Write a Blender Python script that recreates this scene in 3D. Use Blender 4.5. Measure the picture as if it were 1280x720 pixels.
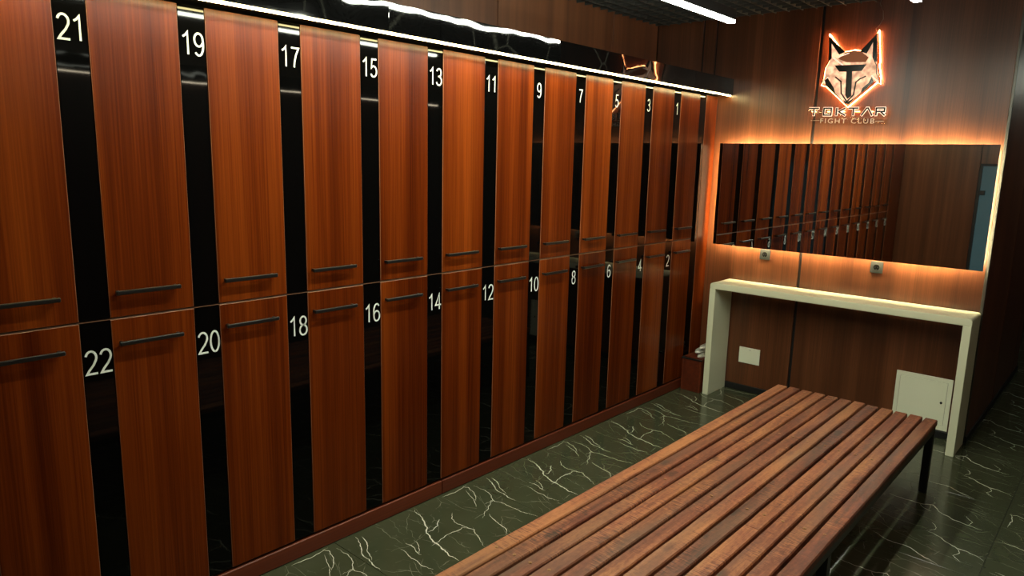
import bpy, bmesh, math, random
from mathutils import Vector, Matrix
rng = random.Random(7)
scene = bpy.context.scene
COL = scene.collection
for o in list(bpy.data.objects): bpy.data.objects.remove(o)

# ------------------------------------------------------------------ camera
def make_camera():
    cam = bpy.data.cameras.new('camera'); ob = bpy.data.objects.new('camera', cam); COL.objects.link(ob)
    yaw, pit, rol = (math.radians(a) for a in (-41.534, -10.301, 1.362))
    fw = Vector((math.sin(yaw)*math.cos(pit), math.cos(yaw)*math.cos(pit), math.sin(pit)))
    rt = Vector((math.cos(yaw), -math.sin(yaw), 0)); up = rt.cross(fw)
    r2 = math.cos(rol)*rt + math.sin(rol)*up; u2 = -math.sin(rol)*rt + math.cos(rol)*up
    m = Matrix((r2, u2, -fw)).transposed().to_4x4(); m.translation = Vector((2.7071, -5.4909, 1.8364))
    ob.matrix_world = m
    cam.sensor_fit = 'HORIZONTAL'; cam.sensor_width = 36; cam.lens = 890.65*36/1280
    cam.clip_start = .05; cam.clip_end = 60
    scene.camera = ob
make_camera()

# ------------------------------------------------------------------ world, exposure
w = bpy.data.worlds.new('world'); scene.world = w; w.use_nodes = True
w.node_tree.nodes['Background'].inputs[0].default_value = (.55, .6, .5, 1)
w.node_tree.nodes['Background'].inputs[1].default_value = .004
vs = scene.view_settings
vs.view_transform = 'Standard'; vs.look = 'None'; vs.gamma = 1; vs.use_curve_mapping = False; vs.exposure = 0.0
LAMP_L, COVE_L, HALO_L, SIGN_L = 126.0, 58.0, 165.0, 38.0      # radiances of the lamps in the room

# ------------------------------------------------------------------ dimensions (metres)
P, S = .40, .0993            # locker pitch along the row, width of the black glass strip
A0 = .1878                   # from the end wall to the first strip
ZB, ZS, ZT = .092, 1.241, 2.36
NCOL = 13
YF = -6.05                   # wall behind the camera
ROOF = 2.95
PX = 1.985                   # right-hand edge of the end wall
PIER = 2.45                  # depth of the pier behind the end wall
XW = 3.13                    # wall opposite the lockers

# ------------------------------------------------------------------ node helpers
def mat(name):
    m = bpy.data.materials.new(name); m.use_nodes = True
    nt = m.node_tree
    return m, nt, nt.nodes['Principled BSDF']
def N(nt, t, **kw):
    n = nt.nodes.new(t)
    for k, v in kw.items():
        if k in n.inputs: n.inputs[k].default_value = v
        else: setattr(n, k, v)
    return n
def L(nt, a, b): nt.links.new(a, b)
def plain(name, col, rough=.5, metal=0, spec=.5, coat=0):
    m, nt, b = mat(name)
    b.inputs['Base Color'].default_value = (*col, 1); b.inputs['Roughness'].default_value = rough
    b.inputs['Metallic'].default_value = metal; b.inputs['Specular IOR Level'].default_value = spec
    b.inputs['Coat Weight'].default_value = coat
    n = N(nt, 'ShaderNodeTexNoise', Scale=60.0, Detail=3.0)
    r = N(nt, 'ShaderNodeMapRange'); r.inputs[3].default_value = rough*.85; r.inputs[4].default_value = min(1, rough*1.15)
    L(nt, n.outputs[0], r.inputs[0]); L(nt, r.outputs[0], b.inputs['Roughness'])
    return m
def emit(name, col, strength):
    m, nt, b = mat(name)
    b.inputs['Base Color'].default_value = (.8, .8, .8, 1)
    b.inputs['Emission Color'].default_value = (*col, 1); b.inputs['Emission Strength'].default_value = strength
    return m
def ramp(nt, stops):
    r = N(nt, 'ShaderNodeValToRGB'); e = r.color_ramp.elements
    while len(e) < len(stops): e.new(.5)
    for el, (p, c) in zip(e, stops): el.position = p; el.color = (*c, 1)
    return r
def veneer(name, dark, mid, light, rough=.3, band=9.0, streak=150.0, along=2, across=(1, 1, 1), spec=.5, jitter=.18):
    """laminate with grain running along one axis: soft broad bands plus fine streaks"""
    m, nt, b = mat(name)
    tc = N(nt, 'ShaderNodeTexCoord'); oi = N(nt, 'ShaderNodeObjectInfo')
    off = N(nt, 'ShaderNodeVectorMath', operation='SCALE'); off.inputs[0].default_value = (17, 31, 23)
    L(nt, oi.outputs['Random'], off.inputs['Scale'])
    add = N(nt, 'ShaderNodeVectorMath', operation='ADD'); L(nt, tc.outputs['Object'], add.inputs[0]); L(nt, off.outputs[0], add.inputs[1])
    def grain(sc, al, det, rgh=.5):
        mp = N(nt, 'ShaderNodeMapping'); v = [sc*a for a in across]; v[along] = al
        mp.inputs['Scale'].default_value = v; L(nt, add.outputs[0], mp.inputs[0])
        n = N(nt, 'ShaderNodeTexNoise', Scale=1.0, Detail=det, Roughness=rgh); L(nt, mp.outputs[0], n.inputs[0]); return n.outputs[0]
    g1 = grain(band, .12, 2.0); g2 = grain(streak, 1.3, 4.0, .65); g3 = grain(band*4.2, .5, 3.0)
    def mix(a, b_, f):
        x = N(nt, 'ShaderNodeMath', operation='MULTIPLY_ADD'); x.inputs[1].default_value = f
        L(nt, a, x.inputs[0])
        if b_ is None: x.inputs[2].default_value = 0
        else: L(nt, b_, x.inputs[2])
        return x.outputs[0]
    t = mix(g1, None, .52); t = mix(g3, t, .15); t = mix(g2, t, .33)
    # each piece of veneer is a little lighter or darker than the next
    j = N(nt, 'ShaderNodeMath', operation='SUBTRACT'); L(nt, oi.outputs['Random'], j.inputs[0]); j.inputs[1].default_value = .5
    t = mix(j.outputs[0], t, jitter)
    r = ramp(nt, [(.34, dark), (.5, mid), (.66, light)]); L(nt, t, r.inputs[0]); L(nt, r.outputs[0], b.inputs['Base Color'])
    b.inputs['Roughness'].default_value = rough; b.inputs['Specular IOR Level'].default_value = spec
    bp = N(nt, 'ShaderNodeBump', Strength=.06, Distance=.001); L(nt, g2, bp.inputs['Height']); L(nt, bp.outputs[0], b.inputs['Normal'])
    return m
def gloss_black(name, warp, col=(.0015, .0015, .0015), rough=.03, veins=False, spec=.5):
    m, nt, b = mat(name); b.inputs['Specular IOR Level'].default_value = spec
    b.inputs['Base Color'].default_value = (*col, 1); b.inputs['Roughness'].default_value = rough
    tc = N(nt, 'ShaderNodeTexCoord'); oi = N(nt, 'ShaderNodeObjectInfo')
    off = N(nt, 'ShaderNodeVectorMath', operation='SCALE'); off.inputs[0].default_value = (7, 13, 5); L(nt, oi.outputs['Random'], off.inputs['Scale'])
    add = N(nt, 'ShaderNodeVectorMath', operation='ADD'); L(nt, tc.outputs['Object'], add.inputs[0]); L(nt, off.outputs[0], add.inputs[1])
    n = N(nt, 'ShaderNodeTexNoise', Scale=2.6, Detail=1.5, Roughness=.4); L(nt, add.outputs[0], n.inputs[0])
    bp = N(nt, 'ShaderNodeBump', Strength=1.0, Distance=warp); L(nt, n.outputs[0], bp.inputs['Height']); L(nt, bp.outputs[0], b.inputs['Normal'])
    if veins:
        v = N(nt, 'ShaderNodeTexVoronoi', feature='DISTANCE_TO_EDGE', Scale=3.0); L(nt, add.outputs[0], v.inputs[0])
        r = ramp(nt, [(0, (.012, .012, .01)), (.02, col)]); L(nt, v.outputs[0], r.inputs[0]); L(nt, r.outputs[0], b.inputs['Base Color'])
    return m

M = {}
M['locker'] = veneer('locker_wood', (.044, .0056, .0006), (.108, .0172, .0018), (.205, .039, .0042), rough=.24, band=9, streak=150, spec=.17, jitter=.09)
M['locker_edge'] = plain('door_edge_band', (.26, .11, .055), .35)
M['seam_edge'] = plain('seam_edge', (.15, .07, .04), .4)
M['dark_alu'] = plain('dark_aluminium', (.10, .10, .09), .35, metal=.6)
M['wall_wood'] = veneer('wall_wood', (.042, .0122, .0040), (.105, .0325, .0108), (.19, .064, .024), rough=.34, band=8, streak=190, jitter=.05, spec=.6)
M['upper_wood'] = veneer('upper_wall_wood', (.080, .027, .010), (.16, .057, .021), (.25, .096, .038), rough=.5, band=9, streak=300, jitter=.05, spec=1.0)
M['side_wood'] = veneer('corridor_wood', (.07, .022, .010), (.12, .038, .016), (.17, .057, .024), rough=.4, band=6, streak=200, spec=.8)
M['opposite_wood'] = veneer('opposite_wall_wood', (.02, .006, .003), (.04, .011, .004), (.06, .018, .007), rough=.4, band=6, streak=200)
M['plinth'] = veneer('plinth_wood', (.075, .012, .003), (.11, .018, .0045), (.15, .028, .007), rough=.45, band=30, streak=200, along=1)
M['carcass'] = plain('carcass_dark', (.03, .012, .006), .6)
M['glass_black'] = gloss_black('black_glass', .0004, spec=.2)
M['fascia'] = gloss_black('black_fascia', .011, veins=True)
M['black'] = plain('matt_black', (.006, .006, .006), .5)
M['steel_black'] = plain('black_steel', (.010, .010, .010), .38)
M['handle'] = plain('handle_black', (.013, .012, .011), .3, metal=.3)
M['digit'] = plain('digit_white', (.72, .76, .70), .5)
M['cream'] = plain('cream_laminate', (.76, .77, .56), .38)
M['white'] = plain('white_plastic', (.86, .88, .69), .4)
M['alu'] = plain('aluminium', (.42, .42, .38), .32, metal=.9)
M['socket'] = plain('socket_grey', (.024, .026, .025), .6, spec=.2)
M['well'] = plain('socket_well', (.003, .003, .003), .9, spec=.02)
M['dark_void'] = plain('dark_plaster', (.004, .004, .004), .9)
M['grid'] = plain('ceiling_grid_black', (.06, .06, .055), .45)
M['lamp'] = emit('lamp_diffuser', (.96, 1, .82), LAMP_L)
M['lamp_b'] = emit('lamp_diffuser_bench', (.96, 1, .82), LAMP_L*.72)
M['passage_fill'] = emit('passage_fill_diffuser', (.96, 1, .82), LAMP_L*.11)  # weak glow for the added passage lamp, which is out of view
M['cove_thin'] = emit('cove_led_opposite', (1, .85, .6), 45)
M['cove'] = emit('cove_led', (1, .84, .38), COVE_L)
M['halo'] = emit('mirror_led', (1, .81, .45), HALO_L)
M['sign_halo'] = emit('sign_led', (1, .36, .12), SIGN_L*2.2)
M['sign_face'] = emit('sign_face', (1, .56, .33), .8)
nt = M['sign_face'].node_tree; nt.nodes['Principled BSDF'].inputs['Base Color'].default_value = (.35, .18, .1, 1); n = N(nt, 'ShaderNodeTexNoise', Scale=22.0, Detail=2.0); r = N(nt, 'ShaderNodeMapRange'); r.inputs[1].default_value = .35; r.inputs[2].default_value = .65; r.inputs[3].default_value = .5; r.inputs[4].default_value = 1.6
tc = N(nt, 'ShaderNodeTexCoord'); L(nt, tc.outputs['Object'], n.inputs[0]); L(nt, n.outputs[0], r.inputs[0]); L(nt, r.outputs[0], nt.nodes['Principled BSDF'].inputs['Emission Strength'])
M['sign_white'] = emit('sign_white', (1, .72, .52), 1.15)
M['sign_dark'] = plain('sign_dark', (.020, .023, .016), .22)
M['sign_brown'] = emit('sign_brown', (.55, .17, .06), .35); M['sign_brown'].node_tree.nodes['Principled BSDF'].inputs['Base Color'].default_value = (.08, .03, .015, 1)
M['slipper'] = plain('slipper_white', (.8, .78, .7), .8)
M['screw'] = plain('screw_brass', (.33, .19, .09), .4, metal=.8)
M['teal'] = None
m, nt, b = mat('mirror_glass'); b.inputs['Base Color'].default_value = (.72, .72, .70, 1); b.inputs['Metallic'].default_value = 1; b.inputs['Roughness'].default_value = .015; M['mirror'] = m
m, nt, b = mat('clear_acrylic'); b.inputs['Base Color'].default_value = (1, .97, .95, 1); b.inputs['Roughness'].default_value = .05; b.inputs['Transmission Weight'].default_value = 1; b.inputs['IOR'].default_value = 1.2; M['acrylic'] = m
m, nt, b = mat('lit_frosted_glass'); b.inputs['Base Color'].default_value = (.05, .10, .12, 1); b.inputs['Roughness'].default_value = .25
b.inputs['Emission Color'].default_value = (.32, .62, .72, 1)
n = N(nt, 'ShaderNodeTexNoise', Scale=1.2); r = N(nt, 'ShaderNodeMapRange'); r.inputs[3].default_value = .03; r.inputs[4].default_value = .08
L(nt, n.outputs[0], r.inputs[0]); L(nt, r.outputs[0], b.inputs['Emission Strength']); M['teal'] = m

# dark green-grey marble with fine cracks; the bold veins are inlaid in the tile mesh
m, nt, b = mat('marble_tile')
tc = N(nt, 'ShaderNodeTexCoord')
nz = N(nt, 'ShaderNodeTexNoise', Scale=4.0, Detail=4.0); L(nt, tc.outputs['Object'], nz.inputs[0])
cmb = N(nt, 'ShaderNodeMix', data_type='VECTOR'); cmb.inputs[0].default_value = .12
L(nt, tc.outputs['Object'], cmb.inputs[4]); L(nt, nz.outputs[1], cmb.inputs[5])
def cracks(scale, width, seed, lo, hi):
    mp = N(nt, 'ShaderNodeMapping'); mp.inputs['Location'].default_value = (seed, seed*1.7, 0); mp.inputs['Scale'].default_value = (scale*.75, scale*1.25, 1)
    mp.inputs['Rotation'].default_value = (0, 0, .5); L(nt, cmb.outputs[1], mp.inputs[0])
    v = N(nt, 'ShaderNodeTexVoronoi', feature='DISTANCE_TO_EDGE', Scale=1.0, voronoi_dimensions='2D'); L(nt, mp.outputs[0], v.inputs[0])
    r = N(nt, 'ShaderNodeMapRange'); r.inputs[1].default_value = 0; r.inputs[2].default_value = width; r.inputs[3].default_value = 1; r.inputs[4].default_value = 0; L(nt, v.outputs[0], r.inputs[0])
    n2 = N(nt, 'ShaderNodeTexNoise', Scale=3.3, Detail=2.0); L(nt, mp.outputs[0], n2.inputs[0])
    r2 = N(nt, 'ShaderNodeMapRange'); r2.inputs[1].default_value = lo; r2.inputs[2].default_value = hi; L(nt, n2.outputs[0], r2.inputs[0])
    x = N(nt, 'ShaderNodeMath', operation='MULTIPLY'); L(nt, r.outputs[0], x.inputs[0]); L(nt, r2.outputs[0], x.inputs[1]); return x.outputs[0]
c1 = cracks(5.0, .010, 3.1, .45, .60); c2 = cracks(11.0, .012, 8.3, .50, .64)
sm = N(nt, 'ShaderNodeMath', operation='MULTIPLY_ADD'); L(nt, c2, sm.inputs[0]); sm.inputs[1].default_value = .5; L(nt, c1, sm.inputs[2]); sm.use_clamp = True
cl = ramp(nt, [(.3, (.042, .048, .026)), (.7, (.056, .063, .035))]); L(nt, nz.outputs[0], cl.inputs[0])
mx = N(nt, 'ShaderNodeMix', data_type='RGBA'); L(nt, cl.outputs[0], mx.inputs[6]); mx.inputs[7].default_value = (.30, .29, .23, 1)
fm = N(nt, 'ShaderNodeMath', operation='MULTIPLY'); L(nt, sm.outputs[0], fm.inputs[0]); fm.inputs[1].default_value = .6
L(nt, fm.outputs[0], mx.inputs[0]); L(nt, mx.outputs[2], b.inputs['Base Color'])
b.inputs['Roughness'].default_value = .17
M['tile'] = m
M['vein'] = plain('marble_vein', (.72, .71, .60), .2)
M['vein_faint'] = plain('marble_vein_faint', (.20, .20, .15), .2)
M['grout'] = plain('grout', (.02, .02, .016), .8)

# stained, rough-sawn bench boards
m, nt, b = mat('bench_board')
tc = N(nt, 'ShaderNodeTexCoord'); oi = N(nt, 'ShaderNodeObjectInfo')
off = N(nt, 'ShaderNodeVectorMath', operation='SCALE'); off.inputs[0].default_value = (11, 37, 5); L(nt, oi.outputs['Random'], off.inputs['Scale'])
add = N(nt, 'ShaderNodeVectorMath', operation='ADD'); L(nt, tc.outputs['Object'], add.inputs[0]); L(nt, off.outputs[0], add.inputs[1])
def mpn(scale, det=3.0, rot=0.0, rgh=.55):
    mp = N(nt, 'ShaderNodeMapping'); mp.inputs['Scale'].default_value = scale; mp.inputs['Rotation'].default_value = (0, 0, rot); L(nt, add.outputs[0], mp.inputs[0])
    n = N(nt, 'ShaderNodeTexNoise', Scale=1.0, Detail=det, Roughness=rgh); L(nt, mp.outputs[0], n.inputs[0]); return n.outputs[0], mp.outputs[0]
ga, _ = mpn((45, 2.2, 20), 4.0); gb, _ = mpn((9, 1.4, 5), 2.0)
saw, _ = mpn((22, 230, 30), 3.0, .30); patch, _ = mpn((7, 3.2, 5), 2.0); fine, _ = mpn((260, 14, 60), 3.0)
kn = N(nt, 'ShaderNodeTexVoronoi', Scale=1.0); mpk = N(nt, 'ShaderNodeMapping'); mpk.inputs['Scale'].default_value = (7.0, 3.0, .001); L(nt, add.outputs[0], mpk.inputs[0]); L(nt, mpk.outputs[0], kn.inputs[0])
kr = N(nt, 'ShaderNodeMapRange'); kr.inputs[1].default_value = .03; kr.inputs[2].default_value = .17; kr.inputs[3].default_value = .55; kr.inputs[4].default_value = 0; L(nt, kn.outputs[0], kr.inputs[0])
def madd(a, f, c=None, cv=0.0):
    x = N(nt, 'ShaderNodeMath', operation='MULTIPLY_ADD'); L(nt, a, x.inputs[0]); x.inputs[1].default_value = f
    if c is None: x.inputs[2].default_value = cv
    else: L(nt, c, x.inputs[2])
    return x.outputs[0]
pr = N(nt, 'ShaderNodeMapRange'); pr.inputs[1].default_value = .47; pr.inputs[2].default_value = .62; L(nt, patch, pr.inputs[0])
sw = N(nt, 'ShaderNodeMath', operation='SUBTRACT'); L(nt, saw, sw.inputs[0]); sw.inputs[1].default_value = .5
sw2 = N(nt, 'ShaderNodeMath', operation='MULTIPLY'); L(nt, sw.outputs[0], sw2.inputs[0]); L(nt, pr.outputs[0], sw2.inputs[1])
t = madd(ga, .55, cv=.0); t = madd(gb, .45, t); t = madd(sw2.outputs[0], 1.5, t); t = madd(fine, .26, t); t = madd(oi.outputs['Random'], .26, t); t = madd(kr.outputs[0], -.55, t); t = madd(ga, 0, t)
mot, _ = mpn((75, 38, 30), 4.0, .15, .7); wear, _ = mpn((6, 1.1, 4), 2.0)
t = madd(mot, .45, t)
t = madd(t, 1.25, None, -.68)
r = ramp(nt, [(.14, (.024, .008, .006)), (.38, (.125, .032, .018)), (.57, (.22, .062, .031)), (.84, (.42, .145, .063))]); L(nt, t, r.inputs[0])
hue = N(nt, 'ShaderNodeHueSaturation'); hr = N(nt, 'ShaderNodeMapRange'); hr.inputs[3].default_value = .492; hr.inputs[4].default_value = .518; L(nt, gb, hr.inputs[0]); L(nt, hr.outputs[0], hue.inputs['Hue'])
L(nt, r.outputs[0], hue.inputs['Color'])
wr = N(nt, 'ShaderNodeMapRange'); wr.inputs[1].default_value = .5; wr.inputs[2].default_value = .72; wr.inputs[3].default_value = 0; wr.inputs[4].default_value = .6; L(nt, wear, wr.inputs[0])
wm = N(nt, 'ShaderNodeMix', data_type='RGBA'); L(nt, wr.outputs[0], wm.inputs[0]); L(nt, hue.outputs[0], wm.inputs[6]); wm.inputs[7].default_value = (.155, .085, .052, 1)
L(nt, wm.outputs[2], b.inputs['Base Color']); b.inputs['Roughness'].default_value = .5; b.inputs['Specular IOR Level'].default_value = .4
bh = madd(sw2.outputs[0], 1.0, fine)
bp = N(nt, 'ShaderNodeBump', Strength=.45, Distance=.0015); L(nt, bh, bp.inputs['Height']); L(nt, bp.outputs[0], b.inputs['Normal'])
M['board'] = m

# ------------------------------------------------------------------ mesh helpers
def add_box(bm, x0, x1, y0, y1, z0, z1, bev=0.0, seg=1, mi=0, bmi=None):
    g = bmesh.ops.create_cube(bm, size=1)
    for v in g['verts']: v.co = Vector(((x0+x1)/2 + v.co.x*(x1-x0), (y0+y1)/2 + v.co.y*(y1-y0), (z0+z1)/2 + v.co.z*(z1-z0)))
    fs = set(f for v in g['verts'] for f in v.link_faces)
    for f in fs: f.material_index = mi
    if bev:
        es = list(set(e for v in g['verts'] for e in v.link_edges))
        r = bmesh.ops.bevel(bm, geom=es, offset=bev, segments=seg, affect='EDGES', profile=.5)
        for f in r['faces']: f.material_index = mi if bmi is None else bmi
    return bm
def box(*a, **k): return add_box(bmesh.new(), *a, **k)
def add_cyl(bm, c, r, h, axis='Z', n=16, r2=None):
    rot = {'Z': Matrix(), 'X': Matrix.Rotation(math.pi/2, 4, 'Y'), 'Y': Matrix.Rotation(-math.pi/2, 4, 'X')}[axis]
    bmesh.ops.create_cone(bm, cap_ends=True, segments=n, radius1=r, radius2=r if r2 is None else r2, depth=h, matrix=Matrix.Translation(c) @ rot)
    return bm
def prism(bm, pts, y0, y1, mi=0):
    """polygon in the x-z plane given thickness along y"""
    a = [bm.verts.new((x, y0, z)) for x, z in pts]; c = [bm.verts.new((x, y1, z)) for x, z in pts]
    fs = [bm.faces.new(a), bm.faces.new(list(reversed(c)))]
    n = len(pts)
    for i in range(n): fs.append(bm.faces.new((a[i], c[i], c[(i+1) % n], a[(i+1) % n])))
    for f in fs: f.material_index = mi
    bmesh.ops.recalc_face_normals(bm, faces=fs)
    return bm
def stroke(bm, pts, wd, y0, y1, mi=0):
    for (x0, z0), (x1, z1) in zip(pts, pts[1:]):
        d = Vector((x1-x0, z1-z0)); n = Vector((-d.y, d.x)).normalized()*wd/2; e = d.normalized()*wd*.35
        prism(bm, [(x0-e.x+n.x, z0-e.y+n.y), (x1+e.x+n.x, z1+e.y+n.y), (x1+e.x-n.x, z1+e.y-n.y), (x0-e.x-n.x, z0-e.y-n.y)], y0, y1, mi)
    return bm
def tube(bm, pts, r, n=8):
    rings = []
    for i, p in enumerate(pts):
        p = Vector(p); t = (Vector(pts[min(i+1, len(pts)-1)]) - Vector(pts[max(i-1, 0)])).normalized()
        u = t.cross(Vector((0, 0, 1)) if abs(t.z) < .9 else Vector((1, 0, 0))).normalized(); v = t.cross(u)
        rings.append([bm.verts.new(p + r*(math.cos(2*math.pi*k/n)*u + math.sin(2*math.pi*k/n)*v)) for k in range(n)])
    for a, c in zip(rings, rings[1:]):
        for k in range(n): bm.faces.new((a[k], a[(k+1) % n], c[(k+1) % n], c[k]))
    bm.faces.new(rings[0]); bm.faces.new(rings[-1]); bmesh.ops.recalc_face_normals(bm, faces=bm.faces)
    return bm
def mesh(name, bm, mats, smooth=False):
    me = bpy.data.meshes.new(name); bm.to_mesh(me); bm.free()
    for x in (mats if isinstance(mats, (list, tuple)) else [mats]): me.materials.append(M[x] if isinstance(x, str) else x)
    if smooth:
        for p in me.polygons: p.use_smooth = True
    return me
def obj(name, bm, mats, parent=None, loc=(0, 0, 0), smooth=False):
    me = bm if isinstance(bm, bpy.types.Mesh) else mesh(name, bm, mats, smooth)
    o = bpy.data.objects.new(name, me); COL.objects.link(o); o.location = loc
    if parent: o.parent = parent
    return o
def tag(o, label, cat, group=None):
    o['label'] = label; o['category'] = cat
    if group: o['group'] = group
    return o
def thing(name, label, cat, loc=(0, 0, 0), group=None):
    o = bpy.data.objects.new(name, None); COL.objects.link(o); o.location = loc; o.empty_display_size = .1
    return tag(o, label, cat, group)
def struct(name, bm, mats, label=None, loc=(0, 0, 0)):
    o = obj(name, bm, mats, None, loc); o['kind'] = 'structure'
    if label: o['label'] = label
    return o
def text_mesh(body, size, extrude, sx=1.0, space=1.0):
    """text as mesh in its own x-y plane, centred"""
    c = bpy.data.curves.new('lettering', 'FONT'); c.body = body; c.size = size; c.extrude = extrude; c.align_x = 'CENTER'; c.align_y = 'CENTER'; c.space_character = space; c.resolution_u = 3
    o = bpy.data.objects.new('lettering', c); COL.objects.link(o)
    bpy.context.view_layer.update()
    me = bpy.data.meshes.new_from_object(o.evaluated_get(bpy.context.evaluated_depsgraph_get()))
    bpy.data.objects.remove(o); bpy.data.curves.remove(c)
    xs = [v.co.x for v in me.vertices]; ys = [v.co.y for v in me.vertices]
    cx, cy = (min(xs)+max(xs))/2, (min(ys)+max(ys))/2
    for v in me.vertices: v.co.x = (v.co.x-cx)*sx; v.co.y -= cy
    return me, (max(xs)-min(xs))*sx, max(ys)-min(ys)

# ================================================================== SETTING
# ---- floor of large marble tiles, every tile with the same print
floor = struct('floor', box(-.6, XW+.1, YF-.05, 6.0, -.06, -.0035), 'grout', 'dark green marble tile floor with white veins')
TX, TY = 1.175, .92
def tile_mesh():
    bm = box(.0012, TX-.0012, .0012, TY-.0012, -.004, 0, bev=.0008)
    r = random.Random(3)
    def vein(pts, wd, mi=1, wob=.0055):
        P_ = list(pts)
        for lev in range(4):
            Q = [P_[0]]
            for (x0, y0), (x1, y1) in zip(P_, P_[1:]):
                ln = math.hypot(x1-x0, y1-y0); k = r.uniform(-.11, .11)
                if ln > .014: Q.append(((x0+x1)/2 - (y1-y0)*k, (y0+y1)/2 + (x1-x0)*k))
                Q.append((x1, y1))
            P_ = Q
        P_ = [(x, y) for x, y in P_ if .004 < x < TX-.004 and .004 < y < TY-.004]
        if len(P_) < 3: return
        n = len(P_)-1; prev = None; z = .00012
        for i, (x, y) in enumerate(P_):
            a = P_[max(i-1, 0)]; c = P_[min(i+1, n)]; d = Vector((c[0]-a[0], c[1]-a[1]))
            d = d.normalized() if d.length > 1e-6 else Vector((1, 0))
            k = min(1, 4*min(i, n-i)/max(n, 1)+.18)*r.uniform(.5, 1.2)*wd*.34
            q = (bm.verts.new((x-d.y*k, y+d.x*k, z)), bm.verts.new((x+d.y*k, y-d.x*k, z)))
            if prev:
                f = bm.faces.new((prev[1], q[1], q[0], prev[0])); f.material_index = mi
                if f.normal.z < 0: f.normal_flip()
            prev = q
    # left-hand half of the print, with the bold star
    vein([(0.031, 0.478), (0.115, 0.455), (0.21, 0.406), (0.25, 0.366), (0.335, 0.335), (0.433, 0.321), (0.544, 0.306)], 0.0105, 1)
    vein([(0.196, 0.502), (0.239, 0.454), (0.254, 0.409), (0.249, 0.377)], 0.006, 1)
    vein([(0.359, 0.303), (0.344, 0.401), (0.344, 0.479), (0.341, 0.523), (0.371, 0.545)], 0.0055, 1)
    vein([(0.194, 0.597), (0.235, 0.553), (0.302, 0.536), (0.371, 0.545), (0.401, 0.554), (0.463, 0.518), (0.535, 0.477)], 0.0055, 1)
    vein([(0.049, 0.898), (0.208, 0.88), (0.265, 0.844), (0.393, 0.86), (0.543, 0.88)], 0.005, 1)
    vein([(0.052, 0.123), (0.158, 0.078), (0.255, 0.03)], 0.006, 1)
    vein([(0.06, 0.827), (0.143, 0.792), (0.238, 0.728)], 0.0045, 1)
    vein([(0.346, 0.663), (0.279, 0.791), (0.251, 0.853), (0.251, 0.786)], 0.004, 1)
    vein([(0.342, 0.723), (0.434, 0.688), (0.546, 0.639)], 0.006, 1)
    vein([(0.019, 0.228), (0.157, 0.216), (0.251, 0.215)], 0.004, 2)
    vein([(0.251, 0.233), (0.309, 0.236), (0.383, 0.218)], 0.006, 1)
    vein([(0.259, 0.279), (0.367, 0.22)], 0.004, 1)
    vein([(0.031, 0.1), (0.119, 0.066), (0.203, 0.024), (0.344, 0.008)], 0.0065, 1)
    vein([(0.013, 0.845), (0.047, 0.861), (0.115, 0.839), (0.19, 0.777)], 0.005, 1)
    vein([(0.031, 0.671), (0.033, 0.794), (0.02, 0.871)], 0.005, 1)
    vein([(0.276, 0.185), (0.406, 0.171), (0.515, 0.176)], 0.005, 1)
    vein([(0.219, -0.144), (0.404, 0.04), (0.496, 0.132)], 0.003, 2)
    vein([(0.047, 0.672), (0.156, 0.668), (0.284, 0.686)], 0.003, 2)
    vein([(0.179, 0.435), (0.097, 0.458), (-0.008, 0.505)], 0.003, 2)
    vein([(0.259, 0.355), (0.284, 0.229), (0.26, 0.133)], 0.003, 2)
    # right-hand half of the print
    vein([(.64, .66), (.78, .645), (.86, .675), (.97, .565), (1.11, .54)], .0085)
    vein([(.80, .645), (.83, .60), (.87, .585)], .004)
    vein([(.70, .13), (.78, .085), (.90, .07), (1.0, .015), (1.13, -.01)], .0075)
    vein([(.90, .33), (1.0, .27), (1.17, .20)], .0065); vein([(1.03, .26), (1.07, .20), (1.05, .15), (1.09, .11)], .005)
    vein([(.62, .40), (.80, .36), (.92, .335)], .004, 2); vein([(.60, .27), (.82, .20), (1.0, .13), (1.15, .11)], .0035, 2)
    vein([(.68, .80), (.86, .79), (1.02, .74), (1.16, .72)], .0035, 2); vein([(.72, .50), (.9, .47), (1.14, .40)], .003, 2)
    vein([(.80, .90), (.95, .86), (1.16, .85)], .004, 2); vein([(1.02, .66), (1.06, .60), (1.05, .55)], .003, 1)
    vein([(.9, .45), (.93, .40), (.91, .34)], .0035)
    for _ in range(34):
        x, y, a, l = r.uniform(0, TX), r.uniform(0, TY), r.uniform(-.9, .3), r.uniform(.08, .22)
        vein([(x, y), (x+l*.5*math.cos(a), y+l*.5*math.sin(a)+r.uniform(-.02, .02)), (x+l*math.cos(a), y+l*math.sin(a))], r.uniform(.0018, .003), 2, .004)
    return mesh('tile', bm, ['tile', 'vein', 'vein_faint'])
tm = tile_mesh()
for i in range(-1, 3):
    for j in range(-7, 7):
        x, y = i*TX, -3.681 + (j+4)*TY - TY*0
        if i == -1 and y < 2.4: continue
        if i in (0, 1) and y + TY > 0 and y < PIER - TY and (i+1)*TX < PX: continue
        o = obj('tile', tm, None, floor, (x, y, 0))

# ---- end wall with its veneer panels and black slots
XL = -.58
wall_back = struct('wall_back', box(XL, PX-.012, .016, .12, 0, ROOF+.3), 'black', 'brown veneered end wall carrying the mirror')
def wpanel(x0, x1, z0=.05, z1=ROOF+.25, y0=0.0, m='wall_wood'): return obj('wall_panel', box(0, x1-x0, 0, .016, 0, z1-z0, bev=.001), m, wall_back, (x0, y0, z0))
wpanel(XL, -.166); wpanel(-.150, -.053); wpanel(-.037, .762); wpanel(.784, PX-.022)
obj('slot_profile', box(.766, .780, .007, .015, 2.2, 2.66), 'socket', wall_back)
obj('corner_profile', box(PX-.02, PX-.002, -.012, .02, .05, ROOF+.25, bev=.002), 'dark_alu', wall_back)
baseb = struct('baseboard_back', box(.0, PX-.004, -.012, .0, 0, .05, bev=.003), 'black', 'low black skirting under the end wall')
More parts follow.
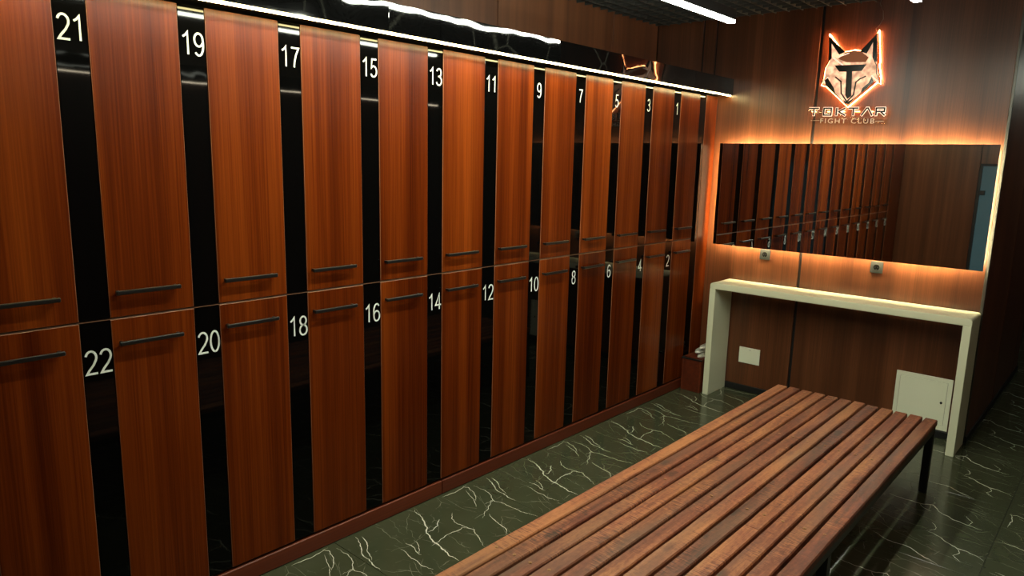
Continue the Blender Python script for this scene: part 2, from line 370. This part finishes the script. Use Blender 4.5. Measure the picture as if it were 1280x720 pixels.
# ---- pier side facing the passage
wall_right = struct('wall_pier', box(PX-.14, PX-.018, .02, PIER, 0, ROOF+.3), 'black', 'dark veneered side of the end wall along the passage')
for y0, y1 in ((.022, 1.06), (1.075, 2.10), (2.115, PIER-.005)):
    obj('wall_panel', box(0, .016, 0, y1-y0, 0, ROOF+.2, bev=.001), 'side_wood', wall_right, (PX-.018, y0, .05))
struct('baseboard_right', box(PX-.004, PX+.008, .0, PIER, 0, .05, bev=.003), 'black', 'low black skirting along the passage')
# ---- wall above and behind the lockers
wall_left = struct('wall_left', box(XL-.12, XL-.012, YF, .1, 0, ROOF+.3), 'black', 'dark veneered wall rising above the lockers')
for y0, y1 in ((YF, -4.60), (-4.59, -3.29), (-3.28, -1.985), (-1.975, -.675), (-.665, -.01)):
    obj('wall_panel', box(0, .012, 0, y1-y0, 0, 1.5, bev=.001), 'upper_wood', wall_left, (XL-.012, y0, 1.75))
# ---- wall behind the camera with a glazed door
wall_front = struct('wall_front', box(XL, XW, YF-.14, YF-.014, 0, ROOF+.3), 'black', 'veneered wall behind the camera')
for x0, x1, z0, z1 in ((.0, .925, .05, 3.2), (.935, 1.86, 1.915, 3.2), (1.87, XW, .05, 3.2)):
    obj('wall_panel', box(0, x1-x0, 0, .014, 0, z1-z0, bev=.001), 'wall_wood', wall_front, (x0, YF-.014, z0))
door = struct('door_1', box(.935, .965, YF-.012, YF+.02, 0, 1.905), 'black', 'black framed door with lit bluish glass')
obj('door_jamb', box(1.83, 1.86, YF-.012, YF+.02, 0, 1.905), 'black', door); obj('door_head', box(.965, 1.83, YF-.012, YF+.02, 1.885, 1.905), 'black', door)
obj('door_glass', box(.968, 1.828, YF-.006, YF+.004, .01, 1.883), 'teal', door)
obj('hinge', box(.957, 1.03, YF+.004, YF+.03, 1.50, 1.56, bev=.004), 'black', door); obj('hinge', box(.957, 1.03, YF+.004, YF+.03, .25, .31, bev=.004), 'black', door)
# ---- wall opposite the lockers, with its own fascia and light strip
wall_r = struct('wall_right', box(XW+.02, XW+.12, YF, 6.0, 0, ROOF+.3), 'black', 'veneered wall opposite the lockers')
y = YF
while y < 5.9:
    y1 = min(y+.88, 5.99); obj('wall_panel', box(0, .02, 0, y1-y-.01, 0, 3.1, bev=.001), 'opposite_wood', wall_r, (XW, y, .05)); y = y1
struct('wall_far', box(-1.2, XW+.1, 6.0, 6.1, 0, ROOF+.3), 'side_wood', 'dark wall at the far end of the passage')
# ---- open-cell ceiling
ceil = struct('ceiling', box(-1.2, XW+.12, YF-.1, 6.1, ROOF+.3, ROOF+.4), 'dark_void', 'black open-cell grid ceiling')
GX0, GX1, GY0, GY1, G = XL, PX+1.1, YF, 6.0, .1
bx = mesh('grid_blade', box(-.0025, .0025, GY0, GY1-.01, 0, .04), 'grid'); by_ = mesh('grid_blade', box(GX0, GX1, -.0025, .0025, .001, .039), 'grid')
n = int((GX1-GX0)/G)
for i in range(1, n+1): obj('grid_blade', bx, None, ceil, (GX0 + i*G, 0, ROOF))
for j in range(1, 66): obj('grid_blade', by_, None, ceil, (0, -.05 - (j-1)*G if j < 60 else (j-59)*G*2, ROOF))

# ================================================================== LOCKERS
HU, HL = ZT - ZS - .002, ZS - .0035 - ZB
def locker_meshes(h):
    d = {}
    d['body'] = mesh('body', box(-.5, -.0185, .0015, P-.0015, 0, h), 'carcass')
    d['door'] = mesh('door', box(-.018, 0, S+.0012, P-.0012, .0012, h-.0012, bev=.0016, bmi=1), ['locker', 'locker_edge'])
    d['glass_strip'] = mesh('glass_strip', box(-.018, -.003, .0012, S-.0006, .0012, h-.0012, bev=.0008), 'glass_black')
    return d
MU, ML = locker_meshes(HU), locker_meshes(HL)
hb = box(.022, .034, S+.016, S+.243, -.0075, .0075, bev=.0022)
for yy in (S+.03, S+.231): add_box(hb, -.001, .024, yy-.005, yy+.005, -.005, .005)
HM = mesh('handle', hb, 'handle')
EDGE = mesh('edge_strip', box(-.016, -.0008, .0008, P-.0008, 0, .0017), 'seam_edge')
def arc(cx, cz, rx, rz, a0, a1, n=12): return [(cx+rx*math.cos(math.radians(a0+(a1-a0)*i/n)), cz+rz*math.sin(math.radians(a0+(a1-a0)*i/n))) for i in range(n+1)]
DIG = {   # centre lines of narrow sans numerals in a box .46 wide and 1 high
 '0': [arc(.23, .5, .19, .46, 0, 360, 24)],
 '1': [[(.07, .76), (.18, .84), (.27, .96), (.27, .04)]],
 '2': [arc(.23, .71, .19, .25, 165, -30, 10) + [(.30, .40), (.14, .20), (.05, .05), (.44, .05)]],
 '3': [arc(.22, .74, .17, .22, 160, -80, 12) + arc(.22, .28, .20, .24, 80, -160, 12), [(.16, .525), (.25, .525)]],
 '4': [[(.32, .04), (.32, .95), (.03, .30), (.46, .30)]],
 '5': [[(.41, .95), (.12, .95), (.08, .51)] + arc(.22, .33, .20, .27, 125, -150, 14)],
 '6': [arc(.25, .62, .19, .34, 40, 130, 6) + arc(.23, .50, .185, .46, 145, 190, 6) + arc(.24, .31, .185, .27, 200, 520, 22)],
 '7': [[(.03, .94), (.43, .94), (.28, .62), (.20, .32), (.17, .04)]],
 '8': [arc(.23, .74, .165, .21, 270, 630, 20), arc(.23, .28, .195, .245, 90, 450, 20)],
 '9': [[(.46-x, 1-z) for x, z in arc(.25, .62, .19, .34, 40, 130, 6) + arc(.23, .50, .185, .46, 145, 190, 6) + arc(.24, .31, .185, .27, 200, 520, 22)]],
}
def ribbon(bm, pts, wd):
    n = len(pts); closed = math.hypot(pts[0][0]-pts[-1][0], pts[0][1]-pts[-1][1]) < 1e-4; prev = None
    for i in range(n):
        p = Vector(pts[i]); a = Vector(pts[i-1]) if i else (Vector(pts[-2]) if closed else None); c = Vector(pts[i+1]) if i < n-1 else (Vector(pts[1]) if closed else None)
        d1 = (p-a).normalized() if a else (c-p).normalized(); d2 = (c-p).normalized() if c else d1
        m1 = Vector((-d1.y, d1.x)); m2 = Vector((-d2.y, d2.x)); mm = (m1+m2).normalized(); k = wd/2/max(.45, mm.dot(m1))
        q = (bm.verts.new((0, p.x+mm.x*k, p.y+mm.y*k)), bm.verts.new((0, p.x-mm.x*k, p.y-mm.y*k)))
        if prev: bm.faces.new((prev[0], prev[1], q[1], q[0]))
        prev = q
def numeral_mesh(body, h):
    bm = bmesh.new(); adv = .53*h; w = adv*len(body) - .07*h; x0 = -w/2
    for k, ch in enumerate(body):
        for st in DIG[ch]: ribbon(bm, [(x0+k*adv+x*h, (z-.5)*h) for x, z in st], .084*h)
    bmesh.ops.recalc_face_normals(bm, faces=bm.faces)
    r = bmesh.ops.extrude_face_region(bm, geom=bm.faces[:])
    for v in r['geom']:
        if isinstance(v, bmesh.types.BMVert): v.co.x += .0008
    bmesh.ops.recalc_face_normals(bm, faces=bm.faces)
    return mesh('number', bm, 'digit')
UNITS = 'one two three four five six seven eight nine ten eleven twelve thirteen fourteen fifteen sixteen seventeen eighteen nineteen twenty twenty-one twenty-two twenty-three twenty-four twenty-five twenty-six'.split()
def make_locker(num, j, upper):
    y0 = -(A0 + j*P + S); z0 = ZS+.001 if upper else ZB
    ms = MU if upper else ML
    t = thing('locker', '%s locker marked with the number %s on its black strip' % ('upper' if upper else 'lower', UNITS[num-1]), 'locker', (0, y0, z0), '%s row of lockers' % ('upper' if upper else 'lower'))
    obj('body', ms['body'], None, t); dr = obj('door', ms['door'], None, t)
    obj('handle', HM, None, dr, (0, 0, (1.335 if upper else 1.150) - z0))
    gl = obj('glass_strip', ms['glass_strip'], None, t)
    if not upper: obj('edge_strip', EDGE, None, t, (0, 0, HL))
    o = obj('number', numeral_mesh(str(num), .085 if upper else .090), None, gl, (-.0028, S*.52, (2.224 if upper else 1.092) - z0))
    o['label'] = 'white numeral %d on black glass' % num
for c in range(NCOL):
    make_locker(2*c+1, c+1, True); make_locker(2*c+2, c+1, False)
YE = -(A0 + NCOL*P + S)
# filler panels at both ends of the row
t = thing('end_filler', 'tall wood filler panel with black strip beside locker 1, next to the mirror', 'panel', (0, -(A0+S), ZB))
obj('body', box(-.5, -.0185, .0015, A0+S-.001, 0, ZT-ZB), 'carcass', t)
obj('door', box(-.018, 0, S+.001, A0+S-.0005, .001, ZT-ZB, bev=.0016, bmi=1), ['locker', 'locker_edge'], t)
obj('glass_strip', box(-.018, -.003, .001, S-.0006, .001, ZT-ZB, bev=.0008), 'glass_black', t)
t = thing('end_filler', 'plain wood filler panel between the last locker and the door wall', 'panel', (0, YE, ZB))
obj('body', box(-.5, -.0185, YF-YE+.002, -.0015, 0, ZT-ZB), 'carcass', t)
obj('door', box(-.018, 0, YF-YE+.002, -.0015, .001, ZT-ZB, bev=.0016, bmi=1), ['locker', 'locker_edge'], t)
# plinth in two lengths
for (y0, y1, lb) in ((YF+.002, -2.98, 'near length of reddish wood plinth under the lockers'), (-2.976, -.003, 'far length of reddish wood plinth under the lockers, ending at the table')):
    t = thing('plinth', lb, 'plinth', (0, y0, 0), 'plinth boards')
    obj('board', box(-.02, .002, 0, y1-y0, 0, .080, bev=.006, seg=3), 'plinth', t)
    obj('core', box(-.5, -.021, 0, y1-y0, 0, .0915), 'carcass', t)
# fascia with its light strip
XFA = .1285
t = thing('fascia', 'glossy black fascia running above the locker row', 'fascia', (0, 0, 0))
obj('core', box(XL+.002, XFA-.013, YF+.002, -.002, 2.372, 2.488), 'black', t)
for y0, y1 in ((YF+.002, -3.4305), (-3.4285, -3.1245), (-3.1225, -.6385), (-.6365, -.002)):
    obj('fascia_panel', box(0, .012, 0, y1-y0, 0, .123, bev=.0012), 'fascia', t, (XFA-.012, y0, 2.368))
t = thing('led_strip', 'warm white light strip glowing under the fascia above the lockers', 'light strip', (0, 0, 0))
obj('channel', box(.094, .1155, YF+.003, -.003, 2.3665, 2.3715), 'alu', t)
obj('diffuser', box(.1015, .1125, YF+.004, -.005, 2.3615, 2.3665, bev=.001), 'cove', t)
# the same above the opposite wall
t = thing('fascia', 'black fascia above the wall opposite the lockers', 'fascia', (XW, 0, 0))
obj('core', box(-.12, -.001, YF+.002, -.2, 2.372, 2.488), 'fascia', t)
t = thing('led_strip', 'warm white light strip under the fascia opposite the lockers', 'light strip', (XW, 0, 0))
obj('diffuser', box(-.036, -.030, YF+.004, -.2, 2.3675, 2.3715), 'cove_thin', t)

# ================================================================== CEILING LAMPS
for x, ye, ln, k, lb in ((.775, -1.46, 2.95, 1, 'long linear pendant lamp nearer the lockers, its end showing'), (1.73, -1.47, 2.95, .6, 'long linear pendant lamp above the bench, only its tip showing'), (2.58, 4.0, 3.2, .4, 'added unseen linear lamp brightening the side passage behind the mirror wall')):  # third lamp is an unseen addition that lifts the dark passage
    t = thing('linear_lamp', lb, 'lamp', (x, ye-ln, 2.632), 'linear pendant lamps')
    obj('housing', box(-.021, .021, 0, ln, .012, .07, bev=.002), 'black', t)
    obj('diffuser', box(-.018, .018, .002, ln-.002, -.004, .012, bev=.002, seg=2), {1: 'lamp', .6: 'lamp_b'}.get(k, 'passage_fill'), t)
    for yy in (.35, ln-.35): obj('cable', tube(bmesh.new(), [(0, yy, .07), (0, yy, ROOF-2.632+.30)], .0012, 6), 'alu', t)

# ================================================================== MIRROR
MX0, MX1, MZ0, MZ1 = .080, 1.957, 1.189, 1.994
t = thing('wall_mirror', 'long frameless mirror with orange backlight on the end wall', 'mirror', ((MX0+MX1)/2, 0, MZ0))
hw, hh = (MX1-MX0)/2, MZ1-MZ0
obj('glass', box(-hw, hw, -.062, -.057, 0, hh), 'mirror', t)
obj('backing', box(-hw+.035, hw-.035, -.0568, -.001, .035, hh-.035), 'black', t)
for nm, b_ in (('led_bar', (-hw+.036, hw-.036, -.0562, -.046, .024, .034)), ('led_bar', (-hw+.036, hw-.036, -.0562, -.046, hh-.034, hh-.024)), ('led_bar', (-hw+.024, -hw+.034, -.0562, -.048, .036, hh-.036)), ('led_bar', (hw-.034, hw-.024, -.0562, -.048, .036, hh-.036))):
    obj(nm, box(*b_), 'halo', t)

# ================================================================== TABLE
t = thing('console_table', 'cream white waterfall console table under the mirror', 'table', (.208, 0, 0))
TW, TD, TH, TT = 1.768, .320, .913, .0476
bm = bmesh.new(); pts = []
R = .020
for i in range(7):
    a = math.pi - i*math.pi/12; pts.append((R + R*math.cos(a), TH-R+R*math.sin(a)))
for i in range(7):
    a = math.pi/2 - i*math.pi/12; pts.append((TW-R+R*math.cos(a), TH-R+R*math.sin(a)))
pts += [(TW, TH-TT), (0, TH-TT)]
prism(bm, pts, -TD, -.014)
es = [e for e in bm.edges if abs(e.verts[0].co.y+TD) < 1e-5 and abs(e.verts[1].co.y+TD) < 1e-5]
bmesh.ops.bevel(bm, geom=es, offset=.004, segments=2, affect='EDGES')
obj('tabletop', bm, 'cream', t)
for x0 in (0, TW-TT): obj('leg', box(x0, x0+TT, -TD, -.014, 0, TH-TT, bev=.002, seg=2), 'cream', t)

# ================================================================== WALL FITTINGS
def socket(x, z, lb):
    t = thing('power_socket', lb, 'socket', (x, 0, z), 'sockets under the mirror')
    bm = box(-.041, .041, -.012, -.0003, -.041, .041, bev=.003, seg=2)
    obj('cover_plate', bm, 'socket', t)
    bm = bmesh.new()
    for k in range(20):
        a0, a1 = 2*math.pi*k/20, 2*math.pi*(k+1)/20
        prism(bm, [(.020*math.cos(a0), .020*math.sin(a0)), (.020*math.cos(a1), .020*math.sin(a1)), (.024*math.cos(a1), .024*math.sin(a1)), (.024*math.cos(a0), .024*math.sin(a0))], -.0145, -.011)
    obj('ring', bm, 'socket', t)
    obj('well', add_cyl(bmesh.new(), (0, -.0128, 0), .0235, .0018, 'Y', 24), 'well', t)
    for s in (-1, 1): obj('contact', add_cyl(bmesh.new(), (s*.009, -.0136, 0), .0028, .001, 'Y', 10), 'socket', t)
    obj('earth_clip', box(-.003, .003, -.0145, -.0132, -.0195, -.013), 'socket', t)
socket(.499, 1.140, 'grey square power socket under the mirror, nearer the lockers')
socket(1.313, 1.135, 'grey square power socket under the mirror, nearer the passage')
t = thing('blank_plate', 'small white blank cover plate on wall below the console table', 'cover plate', (.441, 0, .237))
obj('plate', box(-.087, .087, -.008, -.0003, 0, .131, bev=.003, seg=2), 'white', t)
obj('screw_cap', add_cyl(bmesh.new(), (.005, -.0085, .112), .004, .002, 'Y', 12), 'alu', t)
t = thing('access_hatch', 'white access hatch with latch low on wall below the table', 'hatch', (1.698, 0, .056))
bm = bmesh.new(); W2, H2 = .1745, .368
for b_ in ((-W2, W2, H2-.028, H2), (-W2, W2, 0, .036), (-W2, -W2+.025, .036, H2-.028), (W2-.028, W2, .036, H2-.028)): add_box(bm, b_[0], b_[1], -.008, -.0003, b_[2], b_[3], bev=.001)
obj('frame', bm, 'white', t)
dr = obj('hatch_door', box(-W2+.0268, W2-.0298, -.0075, -.001, .0378, H2-.0298, bev=.0012), 'white', t)
obj('latch', add_box(add_cyl(bmesh.new(), (W2-.055, -.0085, .195), .008, .003, 'Y', 14), W2-.058, W2-.052, -.012, -.009, .186, .204), 'socket', dr)

# ================================================================== SIGN
def flat_piece(polys, y0, y1):
    bm = bmesh.new()
    for p in polys: prism(bm, p, y0, y1)
    return bm
plate = [(.834, 2.762), (.937, 2.632), (.979, 2.635), (1.014, 2.64), (1.056, 2.631), (1.082, 2.629), (1.162, 2.758), (1.19, 2.544), (1.185, 2.529), (1.206, 2.446), (1.208, 2.399), (1.185, 2.411), (1.008, 2.249), (.843, 2.401), (.81, 2.408), (.825, 2.472), (.829, 2.526), (.851, 2.569)]
face = [(.84, 2.738), (.93, 2.623), (.959, 2.625), (1.015, 2.634), (1.067, 2.62), (1.093, 2.618), (1.158, 2.725), (1.173, 2.54), (1.188, 2.467), (1.199, 2.415), (1.164, 2.417), (1.016, 2.271), (.995, 2.271), (.847, 2.415), (.819, 2.424), (.836, 2.471), (.836, 2.525), (.857, 2.569)]
t = thing('wall_sign', 'backlit wolf head logo sign with lettering above the mirror', 'sign', (0, 0, 0))
obj('acrylic_plate', flat_piece([plate], -.0365, -.0335), 'acrylic', t)
obj('lit_face', flat_piece([face], -.0405, -.0368), 'sign_face', t)
bm = bmesh.new(); c0 = Vector((1.005, 2.49)); ins = [tuple(c0 + (Vector(p)-c0)*1.0) for p in plate]
tube(bm, [(x, -.020, z) for x, z in ins + ins[:1]], .0028, 6)
obj('led_outline', bm, 'sign_halo', t)
for nm, p in (('ear', [[(.838, 2.744), (.959, 2.628), (.92, 2.613), (.86, 2.694)], [(.838, 2.744), (.86, 2.694), (.871, 2.592), (.851, 2.569)]]),
              ('ear', [[(1.157, 2.735), (1.136, 2.681), (1.102, 2.607), (1.057, 2.623)], [(1.157, 2.735), (1.175, 2.55), (1.16, 2.546), (1.142, 2.578), (1.136, 2.681)]]),
              ('emblem', [[(.896, 2.541), (1.107, 2.534), (1.081, 2.492), (1.019, 2.493), (1.029, 2.325), (1.005, 2.306), (.989, 2.333), (.981, 2.493), (.932, 2.496)]]),
              ('cheek', [[(.837, 2.441), (.857, 2.457), (.908, 2.382), (.923, 2.333), (.848, 2.412)]]),
              ('cheek', [[(1.152, 2.452), (1.166, 2.417), (1.089, 2.342), (1.098, 2.375), (1.135, 2.408)]]),
              ('chin', [[(.976, 2.304), (1.004, 2.282), (1.034, 2.3), (1.048, 2.312), (1.024, 2.27), (.995, 2.271)]])):
    obj(nm, flat_piece(p, -.0455, -.0408), 'sign_dark', t)
obj('forehead', flat_piece([[(.916, 2.584), (.961, 2.625), (1.015, 2.633), (1.07, 2.619), (1.117, 2.58), (1.101, 2.55), (.977, 2.557)]], -.0440, -.0408), 'sign_brown', t)
obj('muzzle_line', stroke(bmesh.new(), [(.911, 2.459), (.95, 2.428), (.96, 2.347), (1.004, 2.287), (1.044, 2.333), (1.051, 2.418), (1.076, 2.439), (1.11, 2.454)], .009, -.0452, -.0408), 'sign_dark', t)
for p in ([(.848, 2.412), (.995, 2.271)], [(1.016, 2.271), (1.164, 2.414)], [(.852, 2.571), (.828, 2.524), (.827, 2.459), (.815, 2.416)], [(1.162, 2.546), (1.174, 2.525), (1.18, 2.468), (1.202, 2.418)]):
    obj('outline_stroke', stroke(bmesh.new(), p, .005, -.0450, -.0408), 'sign_dark', t)
for p in ([(.883, 2.592), (.975, 2.521)], [(.858, 2.46), (.835, 2.43)], [(1.15, 2.455), (1.195, 2.412)], [(.925, 2.600), (.985, 2.618)]):
    obj('highlight', stroke(bmesh.new(), p, .007, -.0448, -.0408), 'sign_white', t)
# lettering
obj('letter_plate', flat_piece([[(.735, 2.262), (1.290, 2.250), (1.292, 2.186), (.737, 2.198)]], -.0360, -.0330), 'acrylic', t)
obj('letter_plate', flat_piece([[(.754, 2.186), (1.266, 2.175), (1.268, 2.130), (.756, 2.141)]], -.0360, -.0330), 'acrylic', t)
zt, zb_ = 2.248, 2.200
def letter(name, strokes):
    f = [[(x, z - (x-.748)*.0217) for x, z in st] for st in strokes]
    bm_ = bmesh.new(); bl = bmesh.new()
    for st in f: stroke(bm_, st, .0105, -.0440, -.0382); stroke(bl, st, .0170, -.0380, -.0362)
    o = obj('letter', bm_, 'sign_dark', t); obj('letter_glow', bl, 'sign_white', o)
letter('T', [[(.750, zt), (.812, zt)], [(.781, zt), (.781, zb_)]])
letter('O', [[(.852, zt), (.903, zt), (.903, zb_), (.852, zb_), (.852, zt)]])
letter('K', [[(.940, zt), (.940, zb_)], [(.996, zt), (.955, (zt+zb_)/2), (.998, zb_)]])
letter('T', [[(1.024, zt), (1.083, zt)], [(1.054, zt), (1.054, zb_)]])
letter('A', [[(1.110, zb_), (1.140, zt), (1.150, zt), (1.178, zb_)]])
letter('R', [[(1.204, zb_), (1.204, zt), (1.256, zt), (1.256, (zt+zb_)/2), (1.204, (zt+zb_)/2)], [(1.232, (zt+zb_)/2), (1.258, zb_)]])
me, wd, ht = text_mesh('FIGHT CLUB', .05, .0015, 1.0, 1.25)
k = .366/wd
for v in me.vertices: v.co = (v.co.x*k, -v.co.z, v.co.y*(.034/ht) - v.co.x*k*.02)
me.materials.append(M['digit'])
obj('small_lettering', me, None, t, (1.016, -.0385, 2.154))
for x0, x1, z in ((.765, .826, 2.161), (1.206, 1.258, 2.149)): obj('rule', box(x0, x1, -.039, -.0362, z-.002, z+.002), 'alu', t)
for x0 in (.76, .87, .96, 1.06, 1.15, 1.22): obj('letter_led', tube(bmesh.new(), [(x0, -.018, 2.226-(x0-.748)*.0217), (x0+.03, -.018, 2.226-(x0-.718)*.0217)], .003, 6), 'sign_halo', t)
obj('power_wire', tube(bmesh.new(), [(1.150, -.030, 2.745), (1.140, -.028, 2.768), (1.160, -.025, 2.790), (1.178, -.02, 2.830), (1.172, -.02, 2.88), (1.150, -.02, 2.93), (1.15, -.02, 3.0)], .0016, 6), 'alu', t)
for x, z in ((.86, 2.55), (1.15, 2.52), (1.0, 2.33), (.80, 2.22), (1.24, 2.21)): obj('standoff', add_cyl(bmesh.new(), (x, -.0167, z), .006, .0334, 'Y', 10), 'alu', t)

# ================================================================== BENCH
BX0, NB, BP, BW, BH = 1.047, 12, .0778, .0652, .430
BY0, BY1 = -4.66, -.985
t = thing('slatted_bench', 'long bench of reddish brown slats on black steel frame', 'bench', (BX0+NB*BP/2, (BY0+BY1)/2, 0))
ox, oy = t.location.x, t.location.y
def slat_mesh(ln, seed):
    r = random.Random(seed); bm = bmesh.new(); n = max(4, int(ln/.16)); rings = []
    prof = [(-.5, 0), (-.5, .82), (-.44, 1), (.44, 1), (.5, .82), (.5, 0)]
    for i in range(n+1):
        yv = ln*i/n; wl, wr = r.uniform(-.0012, .0012), r.uniform(-.0012, .0012); dz = r.uniform(-.0006, .0006)
        rings.append([bm.verts.new((px*BW + (wl if px < 0 else wr), yv, pz*.030 + (dz if pz > .5 else 0))) for px, pz in prof])
    for a, c in zip(rings, rings[1:]):
        for k in range(6): bm.faces.new((a[k], a[(k+1) % 6], c[(k+1) % 6], c[k]))
    bm.faces.new(rings[0]); bm.faces.new(rings[-1]); bmesh.ops.recalc_face_normals(bm, faces=bm.faces)
    return bm
rows = (-4.60, -3.700, -2.763, -1.845, -1.035)
SC = mesh('screw', add_cyl(add_cyl(bmesh.new(), (0, 0, .0004),   .0068, .0012, 'Z', 12), (0, 0, .0012), .0032, .0008, 'Z', 6), 'screw')
for i in range(NB):
    x = BX0 + BP*(i+.5) + rng.uniform(-.0015, .0015); e = BY1 + rng.uniform(-.006, .006) + (-.004 if i > 8 else 0)
    segs = [(BY0 + rng.uniform(-.006, .006), e)]
    if i == 8: segs = [(BY0, -2.908), (-2.904, e)]
    for q, (a, c) in enumerate(segs):
        o = obj('slat', slat_mesh(c-a, 100+i*3+q), 'board', t, (x-ox, a-oy, BH-.030 + rng.uniform(-.0012, .0012)))
        o.rotation_euler.z = rng.uniform(-.0005, .0005)
    for yy in rows:
        obj('screw', SC, None, t, (x-ox+rng.uniform(-.006, .006), yy-oy+rng.uniform(-.012, .012), BH+.0002))
fx0, fx1 = BX0+.012-ox, BX0+NB*BP-.012-ox
fb = BH-.0325; ft = .04
for x0 in (fx0, fx1-ft): obj('rail', box(x0, x0+ft, BY0+.012-oy, BY1-.012-oy, fb-ft, fb, bev=.002), 'steel_black', t)
for yy in rows:
    obj('crossbar', box(fx0+ft, fx1-ft, yy-.02-oy, yy+.02-oy, fb-ft+.001, fb-.001, bev=.002), 'steel_black', t)
for yy in (BY0+.012, -2.79, BY1-.052):
    for x0 in (fx0, fx1-ft): obj('leg', box(x0, x0+ft, yy-oy, yy+ft-oy, 0, fb-ft, bev=.002), 'steel_black', t)

# ================================================================== BOX AND SLIPPERS IN THE CORNER
t = thing('shoe_box', 'small open reddish wood box between lockers and console table', 'box', (.102, -.18, 0))
bx0, bx1, by0, by1, bz = -.085, .085, -.150, .165, .262
for nm, b_ in (('side_panel', (bx0, bx0+.014, by0, by1, .0, bz)), ('side_panel', (bx1-.014, bx1, by0, by1, .0, bz)), ('front_panel', (bx0+.0145, bx1-.0145, by0, by0+.014, .0, bz)), ('back_panel', (bx0+.0145, bx1-.0145, by1-.014, by1, .0, bz))):
    obj(nm, box(*b_, bev=.0012), 'plinth', t)
obj('rim', add_box(box(bx0-.004, bx1+.004, by0-.004, by0+.012, bz, bz+.012, bev=.001), bx0-.004, bx0+.014, by0+.012, by1, bz, bz+.012), 'black', t)
obj('lid', box(bx0+.001, bx1-.001, by0+.03, by1-.002, bz+.0005, bz+.016, bev=.002), 'plinth', t)
def slipper_parts():
    bm = bmesh.new(); n = 20; prof = []
    for i in range(n):
        a = 2*math.pi*i/n; yv = .125*math.sin(a); wv = (.040 if yv > 0 else .034)*math.cos(a)*(1-.10*abs(math.sin(a)))
        prof.append((wv, yv))
    lo = [bm.verts.new((x, y, 0)) for x, y in prof]; mi = [bm.verts.new((x*1.05, y*1.02, .007)) for x, y in prof]; hi = [bm.verts.new((x*.97, y*.98, .014)) for x, y in prof]
    for a, c in ((lo, mi), (mi, hi)):
        for k in range(n): bm.faces.new((a[k], a[(k+1) % n], c[(k+1) % n], c[k]))
    bm.faces.new(lo); bm.faces.new(hi); bmesh.ops.recalc_face_normals(bm, faces=bm.faces)
    sole = mesh('sole', bm, 'slipper', True)
    bm = bmesh.new(); rings = []
    for i in range(7):
        yv = -.105 + .018*i; hw_ = .036*math.sqrt(max(.05, 1-((yv)/.125)**2)); hgt = .008 + .011*(i/6)**.6
        rings.append([bm.verts.new((hw_*math.cos(math.pi*k/8), yv, .0135 + hgt*math.sin(math.pi*k/8))) for k in range(9)])
    for a, c in zip(rings, rings[1:]):
        for k in range(8): bm.faces.new((a[k], a[k+1], c[k+1], c[k]))
    bmesh.ops.solidify(bm, geom=bm.faces[:], thickness=.0025)
    return sole, mesh('upper', bm, 'slipper', True)
SO, UP = slipper_parts()
for k, (x, y, z, rz, lb) in enumerate(((.128, -.158, .279, .06, 'white slipper at the bottom of the stack on the corner box'), (.118, -.163, .3135, -.05, 'middle white slipper of the stack, jutting out towards the lockers'), (.150, -.145, .348, -.10, 'topmost white slipper of the stack beside the table leg'))):
    t = thing('slipper', lb, 'slipper', (x, y, z), 'slippers on the corner box'); t.rotation_euler.z = rz
    obj('sole', SO, None, t); obj('upper', UP, None, t)
